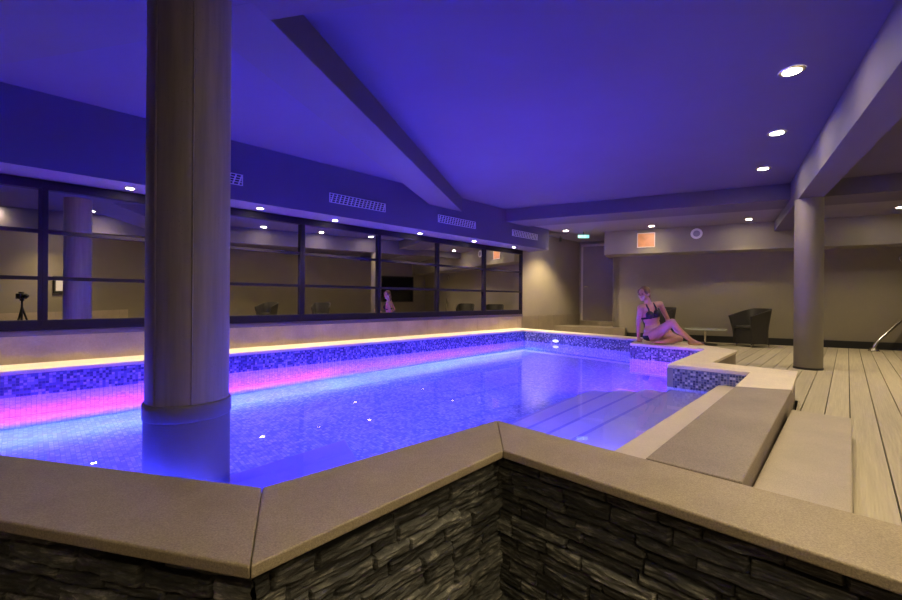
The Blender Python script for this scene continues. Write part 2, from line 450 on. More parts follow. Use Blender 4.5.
def flat(name, poly, z, mat, th=.05, rot=math.radians(-46)):
    bm = bmesh.new(); prism(bm, poly, z-th, z)
    o = bm_obj(name, bm, mat)
    uvl = o.data.uv_layers.new(name='UVMap'); c, s = math.cos(rot), math.sin(rot)
    for lp in o.data.loops:
        v = o.data.vertices[lp.vertex_index].co; uvl.data[lp.index].uv = (v.x*c - v.y*s, v.x*s + v.y*c)
    return o
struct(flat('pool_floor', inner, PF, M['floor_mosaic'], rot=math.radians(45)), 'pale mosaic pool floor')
# thin ledge seen as a pale line on the long wall
a, b = W(-1.7, -5.40), W(7.7, -5.42)
bm = bmesh.new(); nv = Vector((S2, -S2, 0))
prism(bm, [a, b, b+nv*.012, a+nv*.012], -.79, -.772)
struct(bm_obj('trim_3', bm, M['white_trim']), 'thin pale ledge on the long pool wall')

# steps of the pool
nearline = (Fp, (.716, -.698))
def step_block(name, na, nb, z, t1, mat, label, zb=PF):
    a = line_x(Pp(na, 0), PD, *nearline); b = line_x(Pp(nb, 0), PD, *nearline)
    c, d = Pp(nb, t1(nb)), Pp(na, t1(na))
    bm = bmesh.new(); prism(bm, [a+PD*.002, b+PD*.002, c, d], zb, z)
    o = bm_obj(name, bm, mat); bevel(o, .008, 2)
    if z < WAT:
        e = PN*.030; bm = bmesh.new(); prism(bm, [b+e+PD*.004, b+PD*.004, c, c+e], z-.002, z+.003)
        bm_obj('step_edge_shade', bm, M['edge_shade'], o)  # thin darker strip added on the tread edge in place of riser shading
    return tag(o, label, 'pool step', 'pool entry steps', 'thing')
tCD = lambda n: line_x(Pp(n, 0), PD, Dd, (Cc-Dd)).dot(PD) - .003 if n > -1.4 else 4.86
step_block('pool_step', -.635, -.935, .13, tCD, M['tread_tile'], 'pale dry top step beside the dark honed slab')
step_block('pool_step', -.937, -1.37, -.08, tCD, M['smooth_blue'], 'shallowest submerged step next to the dry step')
step_block('pool_step', -1.405, -1.66, -.28, tCD, M['smooth_blue'], 'second submerged step down into the pool')
step_block('pool_step', -1.662, -1.95, -.48, tCD, M['smooth_blue'], 'third submerged step down into the pool')
step_block('pool_step', -1.952, -2.25, -.70, tCD, M['smooth_blue'], 'lowest submerged step by the pool floor')
# submerged bench around the near corner
bN = Vector((.734, -.679, 0)); bD = Vector((.679, .734, 0))
c1 = Fp*.62 + G*.38
bench = [G + bD*.01 - bN*.004, G.lerp(Fp, .62) - bN*.004, Vector((-.770, 3.09, 0)), Vector((-1.75, 2.03, 0)), ]
bl = line_x(Vector((-.770, 3.09, 0)), (-.66, -.751), G, (-.9736, .2284))
bench = [G+Vector((0, .004, 0)), G.lerp(Fp, .50)-bN*.004, Vector((-.770, 3.09, 0)), bl+Vector((0, .004, 0))]
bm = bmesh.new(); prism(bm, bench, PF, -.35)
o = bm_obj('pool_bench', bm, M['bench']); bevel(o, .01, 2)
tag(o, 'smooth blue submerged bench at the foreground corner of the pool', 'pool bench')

# water surface
wa = line_x(Pp(-.937, 0), PD, *nearline); wb = line_x(Pp(-.937, 0), PD, Dd, (Cc-Dd))
wp = [A0, G, Fp, wa, wb, Cc, Bq, Aq, J, WC]
bm = bmesh.new(); f = bm.faces.new([bm.verts.new((p.x, p.y, WAT)) for p in wp]); f.normal_update()
if f.normal.z < 0: f.normal_flip()
me = bpy.data.meshes.new('pool_water'); bm.to_mesh(me); bm.free(); me.materials.append(M['water'])
wo = bpy.data.objects.new('pool_water', me); COL.objects.link(wo)
tag(wo, 'clear blue lit water filling the indoor pool', 'water', kind='stuff')

# walls under the outer coping faces (deck side) : dark upstand
up = [pr1+PN*-.02, n3+Vector((-.03, 0, 0)), n2+Vector((-.03, .01, 0)), n1+Vector((-.03, -.0, 0)), O1+Vector((-.03, -.01, 0)), WCo]
bm = bmesh.new()
for a, b in zip(up, up[1:]):
    d = (b-a).normalized(); n_ = Vector((-d.y, d.x, 0))*.05
    prism(bm, [a, b, b+n_, a+n_], -.1, CT-CTH-.001)
struct(bm_obj('trim_4', bm, M['coping_wet']), 'upstand under the coping on the deck side')
# riser face of the dark slab
bm = bmesh.new()
prism(bm, [pr2-PN*.02+PD*.01, pr1-PN*.02, pr1-PN*.10, pr2-PN*.10+PD*.01], -.1, CT-CTH-.001)
struct(bm_obj('trim_5', bm, M['coping_wet']), 'riser under the dark honed slab')

# lower step slab between coping and deck
sa = line_x(pr2, (.716, -.698), Pp(0, 0)+Vector((1.373, 1.867, 0)), PD)
s0 = pr2 + (iEnd-Fp).normalized()*.0
q_near_l = pr2 + Vector((.001, .001, 0)) - PN*.018
slabR = line_x(Vector((2.80, 2.94, 0)), PD, pr2, (.716, -.698))
q = [q_near_l + PD*.012, slabR + PD*.012, Vector((2.80, 2.94, 0)), Vector((2.56, 3.165, 0))]
bm = bmesh.new(); prism(bm, q, .005, .141)
o = bm_obj('step_slab', bm, M['step_stone']); bevel(o, .008, 2)
tag(o, 'low pale stone step slab between the dark coping slab and the deck boards', 'step')

# ------------------------------------------------------------------ deck boards
deck_poly = [iEnd + Vector((.02, 0, 0)), pr2+Vector((.012, .012, 0)), pr1, n3, n2, n1, O1, WCo, wl1, door_end, back_l, back_r, near_r]
from mathutils.geometry import tessellate_polygon
tri = tessellate_polygon([[Vector((p.x, p.y, 0)) for p in deck_poly]])
DA = math.radians(43.2); dN = Vector((math.cos(DA), -math.sin(DA), 0)); dD = Vector((math.sin(DA), math.cos(DA), 0))
def clip(poly, off, keep_greater):
    out = []
    for i in range(len(poly)):
        a, b = poly[i], poly[(i+1) % len(poly)]
        da, db = a.dot(dN)-off, b.dot(dN)-off
        if not keep_greater: da, db = -da, -db
        if da >= 0: out.append(a)
        if (da > 0 and db < 0) or (da < 0 and db > 0): out.append(a + (b-a)*(da/(da-db)))
    return out
pitch, gapw = .1575, .007
ref = Vector((3.491, 3.685, 0)).dot(dN)
ks = [p.dot(dN) for p in deck_poly]
k0 = int(math.floor((min(ks)-ref)/pitch)); k1 = int(math.ceil((max(ks)-ref)/pitch))
V, Fc, tone = [], [], []
for k in range(k0, k1+1):
    lo = ref + k*pitch + gapw/2; hi = lo + pitch - gapw; tn = .88 + .24*random.random()
    for t in tri:
        poly = [Vector((deck_poly[i].x, deck_poly[i].y, 0)) for i in t]
        poly = clip(poly, lo, True)
        if len(poly) < 3: continue
        poly = clip(poly, hi, False)
        if len(poly) < 3: continue
        b0 = len(V); V += [(p.x, p.y, 0) for p in poly]
        ar = sum(poly[i].x*poly[(i+1) % len(poly)].y - poly[(i+1) % len(poly)].x*poly[i].y for i in range(len(poly)))
        idx = list(range(b0, b0+len(poly)))
        Fc.append(idx if ar > 0 else idx[::-1]); tone.append(tn)
        for i in range(len(poly)):
            a, b = poly[i], poly[(i+1) % len(poly)]
            for e in (lo, hi):
                if abs(a.dot(dN)-e) < 1e-5 and abs(b.dot(dN)-e) < 1e-5 and (a-b).length > 1e-4:
                    c0 = len(V); V += [(a.x, a.y, 0), (b.x, b.y, 0), (b.x, b.y, -.022), (a.x, a.y, -.022)]
                    Fc.append([c0, c0+3, c0+2, c0+1] if ar > 0 else [c0, c0+1, c0+2, c0+3]); tone.append(tn)
dk = mesh_obj('floor_deck', V, Fc, M['deck'])
att = dk.data.attributes.new('tone', 'FLOAT_COLOR', 'FACE')
for i, t in enumerate(tone): att.data[i].color = (t, t, t, 1)
struct(dk, 'grey beige grooved composite deck boards')
bm = bmesh.new()
prism(bm, [iEnd+Vector((0.03, 0.0, 0)), pr2+Vector((.03, .03, 0)), pr1, n3, n2, n1, O1, WCo, wl1, door_end, back_l, back_r, near_r], -.1, -.024)
struct(bm_obj('floor_base', bm, M['substrate']), 'dark base below the deck boards')
low = [oA, oB+Vector((.05, -.05, 0)), oC, oEnd, near_l, wl0]
bm = bmesh.new(); prism(bm, [oA, oB+Vector((0, .1, 0)), oC+Vector((0, .1, 0)), oEnd+Vector((.1, 0, 0)), near_l, wl0], ZL-.1, ZL)
struct(bm_obj('floor_lower', bm, M['floor_low']), 'lower dark floor in front of the pool wall')

# ------------------------------------------------------------------ split slate cladding
def offset_in(a, b, dist):
    d = (b-a).normalized(); n_ = Vector((-d.y, d.x, 0)); return a + n_*dist, d
def course_table(seed, z0, z1, L_):
    r = random.Random(seed); z = z0; cs = []
    while z < z1:
        h = r.uniform(.038, .070); st = []; s = -r.uniform(0, .2)
        while s < L_:
            w_ = r.uniform(.10, .30); st.append((s, s+w_, r.uniform(-.006, .017), r.uniform(.5, 1.7), r.uniform(-.08, .08), r.random()*50, r.uniform(-.10, .10))); s += w_
        cs.append((z, z+h, st)); z += h
    return cs
def cladding(name, a, b, outn, seed, label, step=.0062, L_=None):
    d = (b-a).normalized(); L_ = L_ or (b-a).length
    z0, z1 = ZL, CT-CTH-.002
    cs = course_table(seed, z0, z1, L_)
    ns = int(L_/step)+1; nz = int((z1-z0)/step)+1
    V, Fc, T = [], [], []
    for j in range(nz+1):
        z = z0 + (z1-z0)*j/nz
        for i in range(ns+1):
            s = L_*i/ns
            jz = z + .006*noise.noise(Vector((s*5, seed, z*3)))
            c = next((c for c in cs if c[0] <= jz < c[1]), cs[-1])
            js = s + .005*noise.noise(Vector((s*8, z*30, seed)))
            st = next((q for q in c[2] if q[0] <= js < q[1]), c[2][-1])
            ez = min(jz-c[0], c[1]-jz); es = min(js-st[0], st[1]-js)
            zz = (jz-c[0]) + (js-st[0])*st[6]
            h = st[2] + st[4]*(jz-c[0])
            h += .010*noise.noise(Vector((js*9, zz*26, st[5])))
            h += .009*abs(noise.noise(Vector((js*5+9, zz*75, st[5]+7))))
            h += 0.006*noise.noise(Vector((js*22, zz*110, st[5]+3)))
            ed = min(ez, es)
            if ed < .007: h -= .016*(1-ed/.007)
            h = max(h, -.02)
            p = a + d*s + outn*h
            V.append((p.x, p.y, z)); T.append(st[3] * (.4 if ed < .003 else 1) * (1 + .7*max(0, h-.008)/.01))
    for j in range(nz):
        for i in range(ns):
            k = j*(ns+1)+i; Fc.append((k, k+1, k+ns+2, k+ns+1))
    k = len(V)
    # solid backing
    for (s, o_) in ((0, -.05), (L_, -.05)):
        p = a + d*s + outn*o_
        V += [(p.x, p.y, z0), (p.x, p.y, z1)]; T += [1, 1]
    Fc.append((k, k+1, k+3, k+2))
    Fc.append(tuple([k+1, k+3] + [nz*(ns+1)+i for i in range(ns, -1, -1)]))
    o = mesh_obj(name, V, Fc, M['slate'])
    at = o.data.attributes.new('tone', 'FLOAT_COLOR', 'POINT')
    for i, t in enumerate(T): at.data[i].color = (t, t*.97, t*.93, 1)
    return tag(o, label, 'stone cladding', 'split slate cladding of the pool wall')
nA = Vector((-.2377, -.9714, 0)); nB = Vector((.747, -.664, 0)); nC = Vector((-.711, -.703, 0))
IN = .055
pa0, pb0, pc0 = oB - nA*IN, oB - nB*IN, oC - nC*IN
dA = Vector((-.9714, .2377, 0)); dB = (oC-oB).normalized(); nB = Vector((dB.y, -dB.x, 0)); pb0 = oB - nB*IN
kAB = line_x(oB - nA*IN, dA, pb0, dB); kBC = line_x(pb0, dB, oC - nC*IN, dC)
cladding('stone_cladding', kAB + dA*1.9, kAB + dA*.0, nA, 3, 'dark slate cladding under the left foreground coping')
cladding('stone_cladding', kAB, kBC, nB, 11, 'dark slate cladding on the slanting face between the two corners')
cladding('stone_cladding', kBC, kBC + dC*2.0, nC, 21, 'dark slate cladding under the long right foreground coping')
bm = bmesh.new()
for a, b, n_ in ((kAB + dA*1.9, oA + nA*-.05, nA), (kBC + dC*2.0, oEnd - nC*.05, nC)):
    prism(bm, [a, b, b - n_*.1, a - n_*.1], ZL, CT-CTH-.002)
for a, b, n_ in ((kAB, kAB + dA*1.9, nA), (kAB, kBC, nB), (kBC, kBC+dC*2.0, nC)):
    prism(bm, [a - n_*.052, b - n_*.052, b - n_*.15, a - n_*.15], PF-.05, CT-CTH-.002)
struct(bm_obj('pool_wall_core', bm, M['substrate']), 'core of the raised pool wall')

# ------------------------------------------------------------------ wainscot tiles on the window wall and others
def wainscot(name, a, b, z0, z1, out, tw, label, off=0, mat=None):
    d = (b-a).normalized(); L_ = (b-a).length; bm = bmesh.new()
    s = -off
    while s < L_:
        e = min(s+tw, L_); ss = max(s, 0)
        if e-ss > .01:
            p, q = a + d*(ss+.002), a + d*(e-.002)
            prism(bm, [p, q, q+out*.018, p+out*.018], z0, z1)
        s += tw
    p, q = a, b
    prism(bm, [p, q, q+out*.015, p+out*.015], z0, z1-.001)
    o = bm_obj(name, bm, mat or M['tile']); return struct(o, label)
wn = Vector((S2, -S2, 0))
wainscot('baseboard_left', W(-2.5), W(8.30), CT, .55, wn, .71, 'brown stone tiles under the windows', off=.02)
wainscot('baseboard_left_rear', W(8.305), W(11.1), 0, .56, wn, .71, 'brown stone tiles beside the door', mat=M['tile_dark'])
wainscot('baseboard_front', near_l, near_r-Vector((1.9, 0, 0)), ZL, .55, Vector((0, 1, 0)), .7, 'brown tiles on the wall behind the camera')
# sill
bm = bmesh.new(); prism(bm, [W(-2.9), W(8.30), W(8.30)+wn*.045, W(-2.9)+wn*.045], .553, .605)
struct(bm_obj('trim_6', bm, M['sill']), 'dark sill under the windows')

# black skirting and back wall details
bo = Vector((-BN[0], -BN[1], 0))
bm = bmesh.new(); a, b = B(-.73, 11.4), B(6.9, 11.4)
prism(bm, [a, b, b+bo*.02, a+bo*.02], 0, .15)
struct(bm_obj('baseboard_back', bm, M['black']), 'black skirting along the back wall')
bm = bmesh.new(); prism(bm, [back_r, near_r, near_r+Vector((-.02, 0, 0)), back_r+Vector((-.02, 0, 0))], 0, .15)
struct(bm_obj('baseboard_right', bm, M['black']))

# ------------------------------------------------------------------ windows
zb, zt = .61, 2.115
tr = [1.13, 1.60]
us = [-2.64, -1.275, .09, 1.45, 2.81, 4.17, 5.53, 6.90, 8.28]
for i in range(len(us)-1):
    u0, u1 = us[i], us[i+1]
    t = empty('window_%d' % (i+1), W((u0+u1)/2) + Vector((0, 0, zb))); t['kind'] = 'structure'
    base = t.location
    def wb_(bm, ua, ub, za, zb_, d0, d1):
        prism(bm, [W(ua)+wn*d0-Vector((base.x, base.y, 0)), W(ub)+wn*d0-Vector((base.x, base.y, 0)), W(ub)+wn*d1-Vector((base.x, base.y, 0)), W(ua)+wn*d1-Vector((base.x, base.y, 0))], za-base.z, zb_-base.z)
    bm = bmesh.new()
    wb_(bm, u0, u1, zt-.095, zt, .001, .05); wb_(bm, u0, u1, zb, zb+.10, .001, .05)
    m0 = .045 if i not in (5, 6) else .03
    wb_(bm, u0, u0+m0, zb+.10, zt-.095, .001, .05)
    wb_(bm, u1-(.045 if i == len(us)-2 else .03), u1, zb+.10, zt-.095, .001, .05)
    fo = bm_obj('window_frame', bm, M['navy_frame'], t); bevel(fo, .003, 1)
    for z in tr:
        bm = bmesh.new(); wb_(bm, u0+m0, u1-.03, z-.018, z+.018, .001, .042)
        bm_obj('transom', bm, M['navy_frame'], t)
    bm = bmesh.new(); wb_(bm, u0+.03, u1-.02, zb+.09, zt-.09, .004, .012)
    bm_obj('pane', bm, M['pane'], t)

# ------------------------------------------------------------------ columns
colc = Vector((-1.325, 2.135, 0))
t = empty('round_column', (colc.x, colc.y, PF))
tag(t, 'fat round grey-beige column standing in the pool at left', 'column', kind='thing')
bm = bmesh.new(); lathe(bm, [(.182, .437-PF), (.182, 2.57-PF-.002)], 96)
for k in range(2):   # faint vertical seams
    a = -.95 - k*.9
    c = Vector((.182*math.cos(a), .182*math.sin(a), 0))
    box(bm, c.x-.0035, c.x+.0035, c.y-.0035, c.y+.0035, .44-PF, 2.567-PF)
o = bm_obj('shaft', bm, M['column'], t); smooth_by_angle(o)
bm = bmesh.new(); lathe(bm, [(.187, .360-PF), (.191, .363-PF), (.193, .368-PF), (.193, .430-PF), (.190, .438-PF), (.183, .440-PF)], 96)
smooth_by_angle(bm_obj('collar', bm, M['sleeve'], t))
bm = bmesh.new(); lathe(bm, [(.1885, .8), (.1885, .363-PF)], 96)
smooth_by_angle(bm_obj('sleeve', bm, M['sleeve'], t))
c2 = Vector((5.066, 5.98, 0))
t = empty('round_column', (c2.x, c2.y, 0))
tag(t, 'slimmer round beige column standing on the deck at right', 'column', kind='thing')
bm = bmesh.new(); lathe(bm, [(.163, .02), (.163, 2.398)], 80); smooth_by_angle(bm_obj('shaft', bm, M['column2'], t))
bm = bmesh.new(); lathe(bm, [(.168, 0), (.168, .03)], 80); smooth_by_angle(bm_obj('base_ring', bm, M['black'], t))

# ------------------------------------------------------------------ lamps
def spot(loc, power, col, angle, blend=.6, size=.03, aim=(0, 0, -1)):
    ld = bpy.data.lights.new('spot', 'SPOT'); ld.energy = power; ld.color = col; ld.spot_size = angle; ld.spot_blend = blend; ld.shadow_soft_size = size
    o = bpy.data.objects.new('spot_lamp', ld); COL.objects.link(o); o.location = loc
    o.rotation_euler = Vector(aim).to_track_quat('-Z', 'Y').to_euler(); return o
def downlight(x, y, z, r, mat, label, group, power, ang=math.radians(110), col=(1, .78, .46), blend=.8):
    t = empty('downlight', (x, y, z)); tag(t, label, 'ceiling light', group)
    bm = bmesh.new(); lathe(bm, [(r*1.45, -.0005), (r*1.45, -.004), (r*1.25, -.007), (r*1.0, -.0075)], 32, cap=False)
    bm_obj('trim_ring', bm, M['steel'], t, True)
    bm = bmesh.new(); lathe(bm, [(r, -.003), (r*.98, -.0065)], 32)
    bm_obj('glowing_lens', bm, mat, t)
    s = spot((x, y, z-.02), power, col, ang, blend)
for i, ((x, y), lb) in enumerate(zip([(-3.468, 4.548), (-2.505, 5.516), (-1.747, 6.326), (-.561, 7.518), (.455, 8.503), (1.399, 9.43)],
        ['left of the fat column', 'just right of the fat column', 'under the long duct grille', 'where the left beam meets the duct', 'second from the end of the duct', 'at the far end of the duct by the last grille'])):
    downlight(x, y, 2.12, .034, M['lamp_soft'], 'small recessed duct light, '+lb, 'lights under the duct box above the windows', 130, math.radians(115), (1, .80, .52))
# two more along the same duct outside the frame to the left
downlight(-4.5, 3.5, 2.12, .034, M['lamp_soft'], 'small recessed light under the duct box, outside the frame at left', 'lights under the duct box above the windows', 130, math.radians(120), (1, .80, .55))
for (x, y), lb in zip([(2.75, 3.42), (3.60, 4.68), (4.38, 5.94)], ['nearest and largest', 'middle one', 'farthest one by the column']):
    downlight(x, y, ZC, .062, M['lamp'], 'bright recessed ceiling light above the deck, '+lb+' of the visible row', 'row of ceiling lights above the deck', 62)
for (x, y), lb in zip([(1.98, 2.2), (.9, .55), (3.4, .3), (.3, -1.1)], ['above the low step slab', 'right of the camera', 'near the right wall', 'behind the camera']):
    downlight(x, y, ZC, .062, M['lamp'], 'recessed ceiling light outside the frame '+lb, 'row of ceiling lights above the deck', 85, math.radians(135), blend=1)
for (x, y), lb, pw in zip([(2.72, 10.06), (4.42, 9.33), (5.96, 8.46), (7.78, 7.32)], ['near the lit wall and exit sign', 'in front of the orange panel', 'between the speaker and the column', 'at the right edge of the photo'], (330, 35, 60, 80)):
    downlight(x, y, ZB, .05, M['lamp'], 'recessed rear ceiling light '+lb, 'lights in the rear ceiling', pw, math.radians(108), blend=.6)
for (x, y) in [(6.6, 5.0), (6.0, 2.6), (5.6, .4), (7.9, 6.4), (2.2, -.9)]:
    downlight(x, y, ZC, .055, M['lamp'], 'recessed ceiling light over the right lounge outside the frame', 'lights over the right lounge', 190)

# pool lamps
def area(loc, aim, power, col, sx, sy=None, spread=PI):
    ld = bpy.data.lights.new('pool_area', 'AREA'); ld.energy = power; ld.color = col
    ld.shape = 'RECTANGLE'; ld.size = sx; ld.size_y = sy or sx; ld.spread = spread
    o = bpy.data.objects.new('pool_area_lamp', ld); COL.objects.link(o); o.location = loc
    o.rotation_euler = Vector(aim).to_track_quat('-Z', 'Y').to_euler(); return o
BLUE = (.10, .13, 1.0); VIO = (.30, .10, 1.0); MAG = (.85, .06, .85); CYAN = (.20, .42, 1.0)
def point(loc, power, col, r=.06):
    ld = bpy.data.lights.new('pool_point', 'POINT'); ld.energy = power; ld.color = col; ld.shadow_soft_size = r
    o = bpy.data.objects.new('pool_point_lamp', ld); COL.objects.link(o); o.location = loc; return o
BLUE = (.035, .040, 1.0); VIO = (.16, .035, 1.0); MAG = (.62, .02, .75); CYAN = (.07, .16, 1.0)
# light strip on the thin ledge of the long wall, shining out over the pool floor
def strip_lamp(u0, u1, z, power, col, aim, off=-5.375):
    c = W((u0+u1)/2, off); ld = bpy.data.lights.new('led_strip', 'AREA'); ld.energy = power; ld.color = col
    ld.shape = 'RECTANGLE'; ld.size = u1-u0; ld.size_y = .01; ld.spread = math.radians(95)
    o = bpy.data.objects.new('led_strip_lamp', ld); COL.objects.link(o); o.location = (c.x, c.y, z)
    zax = -Vector(aim).normalized(); xax = Vector((S2, S2, 0)); yax = zax.cross(xax).normalized()
    o.matrix_world = Matrix.Translation(o.location) @ Matrix((xax, yax, zax)).transposed().to_4x4()
strip_lamp(-1.6, 3.0, -.80, 115, CYAN, (.45, -.45, -1))
strip_lamp(3.0, 7.6, -.80, 140, CYAN, (.45, -.45, -1))
strip_lamp(-1.3, 3.0, -1.10, 66, (.42, .010, .80), (-.8, .8, 1.1), -4.95)
strip_lamp(3.0, 7.4, -1.10, 40, (.36, .02, .85), (-.8, .8, 1.1), -4.95)
area((.07, 2.27, -.15), (0, 1, -.08), 240, BLUE, .4, .15)
q_ = line_x(Pp(-1.16, 0), PD, *nearline) + PD*.03
area((q_.x, q_.y, -.015), (.688, .726, -.16), 45, (.12, .10, 1.0), .30, .04)  # added blue lamp, unseen under the coping, to brighten the step treads
area((2.70, 5.05, -.55), (-.75, .55, -.05), 80, BLUE, .7, .3)
area((2.33, 4.60, -.30), (.25, 1, -.06), 40, MAG, .3, .2)
area((-1.5, 1.80, -.18), (-.1, 1, -.15), 120, BLUE, .8, .12)
# added spots just above the water, standing in for pool glow on the ceiling
spot((1.05, 5.0, .07), 175, (.17, .08, 1.0), math.radians(88), 1.0, .02, (0, 0, 1))
for u_, p in ((-.8, 32), (1.0, 55), (2.8, 74), (4.6, 98), (6.3, 82)):
    q_ = W(u_, -5.12); spot((q_.x, q_.y, .09), p, (.19, .09, 1.0), math.radians(150), 1.0, .02, (.3, -.3, 1))

# visible pool lamp at the far end wall
fdv = (J-WC).normalized(); fn = Vector((-fdv.y, fdv.x, 0)); fn = fn if fn.y < 0 else -fn
pl = line_x(Vector((0, 0, 0)), (.2495, 1), WC, fdv)
t = empty('pool_light', (pl.x, pl.y, WAT+.06)); tag(t, 'small bright white pool light at the waterline of the far end wall', 'pool light')
def disc(bm, c, nrm, r, th, n=24, sx=1, sz=1):
    nrm = nrm.normalized(); u = nrm.cross(Vector((0, 0, 1))).normalized(); w = Vector((0, 0, 1))
    a = [bm.verts.new(c + u*math.cos(2*PI*k/n)*r*sx + w*math.sin(2*PI*k/n)*r*sz) for k in range(n)]
    b = [bm.verts.new(v.co + nrm*th) for v in a]
    bm.faces.new(a[::-1]); bm.faces.new(b)
    for k in range(n): bm.faces.new((a[k], a[(k+1) % n], b[(k+1) % n], b[k]))
bm = bmesh.new(); disc(bm, Vector((0, 0, 0)), fn, .085, .012, sz=.42); bm_obj('light_rim', bm, M['steel'], t)
bm = bmesh.new(); disc(bm, fn*.012, fn, .07, .006, sz=.36); bm_obj('glowing_lens', bm, M['poollamp'], t)

# ------------------------------------------------------------------ grilles on the duct
gcount = [(.86, 1.82, 'half hidden behind the fat column'), (2.97, 3.93, 'longest looking one left of the beam end'), (5.06, 6.04, 'just right of the beam end'), (7.21, 8.15, 'at the far end of the duct')]
for u0, u1, lb in gcount:
    c = W((u0+u1)/2, -5.40); t = empty('air_grille', (c.x, c.y, 2.365)); tag(t, 'white slatted air grille on the duct box, '+lb, 'air grille', 'air grilles on the duct box')
    hw = (u1-u0)/2; du = Vector((S2, S2, 0)); R = Matrix(((S2, S2, 0), (S2, -S2, 0), (0, 0, 1)))
    def lb_(bm, a, b, z0, z1, d0, d1): prism(bm, [du*a+wn*d0, du*b+wn*d0, du*b+wn*d1, du*a+wn*d1], z0, z1)
    bm = bmesh.new()
    lb_(bm, -hw, hw, .058, .066, .001, .014); lb_(bm, -hw, hw, -.066, -.058, .001, .014)
    lb_(bm, -hw, -hw+.01, -.058, .058, .001, .014); lb_(bm, hw-.01, hw, -.058, .058, .001, .014)
    gf = bm_obj('grille_frame', bm, M['grille'], t)
    bm = bmesh.new(); lb_(bm, -hw+.01, hw-.01, -.058, .058, .001, .003); bm_obj('grille_back', bm, M['grille_dark'], t)
    bm = bmesh.new(); nb = 15
    for k in range(nb):
        a = -hw + .02 + (2*hw-.075)*k/(nb-1)
        p0, p1 = du*a + Vector((0, 0, -.056)), du*(a+.035) + Vector((0, 0, .056))
        w_ = du*.016
        vs = [bm.verts.new(v) for v in (p0+wn*.004, p0+w_+wn*.004, p1+w_+wn*.004, p1+wn*.004, p0+wn*.011, p0+w_+wn*.011, p1+w_+wn*.011, p1+wn*.011)]
        for f in ((3,2,1,0), (4,5,6,7), (0,1,5,4), (1,2,6,5), (2,3,7,6), (3,0,4,7)): bm.faces.new([vs[i] for i in f])
    for z in (-.03, 0, .03): lb_(bm, -hw+.01, hw-.01, z-.003, z+.003, .004, .013)
    bm_obj('slats', bm, M['grille'], gf)

# ------------------------------------------------------------------ bulkhead fittings
def on_bulk(px, py, n=10.75):
    r = ray(px, py); k = n/(BN[0]*r.x + BN[1]); return Vector((r.x*k, k, H + r.z*k))
c = on_bulk(646, 242); t = empty('wall_panel', c); tag(t, 'square orange panel with pale frame high on the rear bulkhead', 'wall panel')
bd = Vector((BN[1], -BN[0], 0))
def bbx(bm, a, b, z0, z1, d0, d1): prism(bm, [bd*a+bo*d0, bd*b+bo*d0, bd*b+bo*d1, bd*a+bo*d1], z0, z1)
bm = bmesh.new(); bbx(bm, -.19, .19, -.17, -.15, .001, .02); bbx(bm, -.19, .19, .15, .17, .001, .02); bbx(bm, -.19, -.17, -.15, .15, .001, .02); bbx(bm, .17, .19, -.15, .15, .001, .02)
bm_obj('panel_frame', bm, M['cream'], t)
bm = bmesh.new(); bbx(bm, -.17, .17, -.15, .15, .001, .012); bm_obj('panel_face', bm, M['orange'], t)
c = on_bulk(696.5, 235.5); t = empty('ceiling_speaker', c); tag(t, 'round white loudspeaker on the rear bulkhead', 'speaker')
bm = bmesh.new(); disc(bm, bo*.001, bo, .115, .018, 40); sr = bm_obj('speaker_rim', bm, M['white_trim'], t)
bm = bmesh.new(); disc(bm, bo*.019, bo, .068, .006, 40); bm_obj('speaker_cone', bm, plain('speaker_mesh', (.32, .31, .36), .7), sr)

# exit sign
c = at_depth(583.5, 238.3, 10.2); t = empty('exit_sign', c); tag(t, 'small green lit exit sign under the ceiling above the door', 'exit sign')
bm = bmesh.new(); box(bm, -.13, .13, -.02, .02, -.036, .036); sb = bm_obj('sign_box', bm, M['exit'], t)
bm = bmesh.new()
box(bm, -.10, -.02, -.024, -.021, -.004, .012)            # arrow bar
v = [bm.verts.new(p) for p in ((-.125, -.024, .004), (-.095, -.024, .028), (-.095, -.024, -.02))]; bm.faces.new(v)
box(bm, .01, .05, -.024, -.021, -.032, .032)              # doorway block
bm_obj('sign_arrow', bm, M['exit_white'], sb)
bm = bmesh.new(); box(bm, -.006, .006, -.006, .006, .036, ZB - c.z - .001); bm_obj('bracket', bm, M['black'], t)
# small black fixture
c = at_depth(560.6, 241, 10.95); t = empty('ceiling_fixture', c); tag(t, 'small black box fixture hanging under the rear ceiling left of the exit sign', 'fixture')
bm = bmesh.new(); box(bm, -.025, .025, -.03, .03, -.06, .04); bm_obj('fixture_body', bm, M['black'], t)
bm = bmesh.new(); box(bm, -.008, .008, -.008, .008, .04, ZB - c.z - .001); bm_obj('bracket', bm, M['black'], t)

# door, recess and steps
t0 = (wl1.x*BN[1] - wl1.y*BN[0]); n0 = 12.41
def Bd(t_, n_): return B(t_, n_)
tl = t0+.06; trr = -1.10
dz = .38
t = empty('door_1', B((tl+trr)/2, n0-.02) + Vector((0, 0, dz))); t['kind'] = 'structure'; t['label'] = 'brown grey painted door at the top of the steps'
hw = (trr-tl)/2
bm = bmesh.new(); bbx(bm, -hw+.05, hw-.05, .0, 2.08, -.015, .025); leaf = bm_obj('door_leaf', bm, M['door'], t)
bm = bmesh.new(); bbx(bm, -hw, -hw+.05, 0, 2.14, -.018, .05); bbx(bm, hw-.05, hw, 0, 2.14, -.018, .05); bbx(bm, -hw, hw, 2.08, 2.14, -.018, .05); bm_obj('door_frame', bm, M['door_frame'], t)
bm = bmesh.new()
tube(bm, [bd*(-hw+.10)+bo*.03+Vector((0, 0, .95)), bd*(-hw+.10)+bo*.075+Vector((0, 0, .95)), bd*(-hw+.21)+bo*.075+Vector((0, 0, .95))], .011, 8)
box(bm, -.01, .01, -.01, .01, 0, 0.01)
bm_obj('door_handle', bm, M['steel'], leaf)
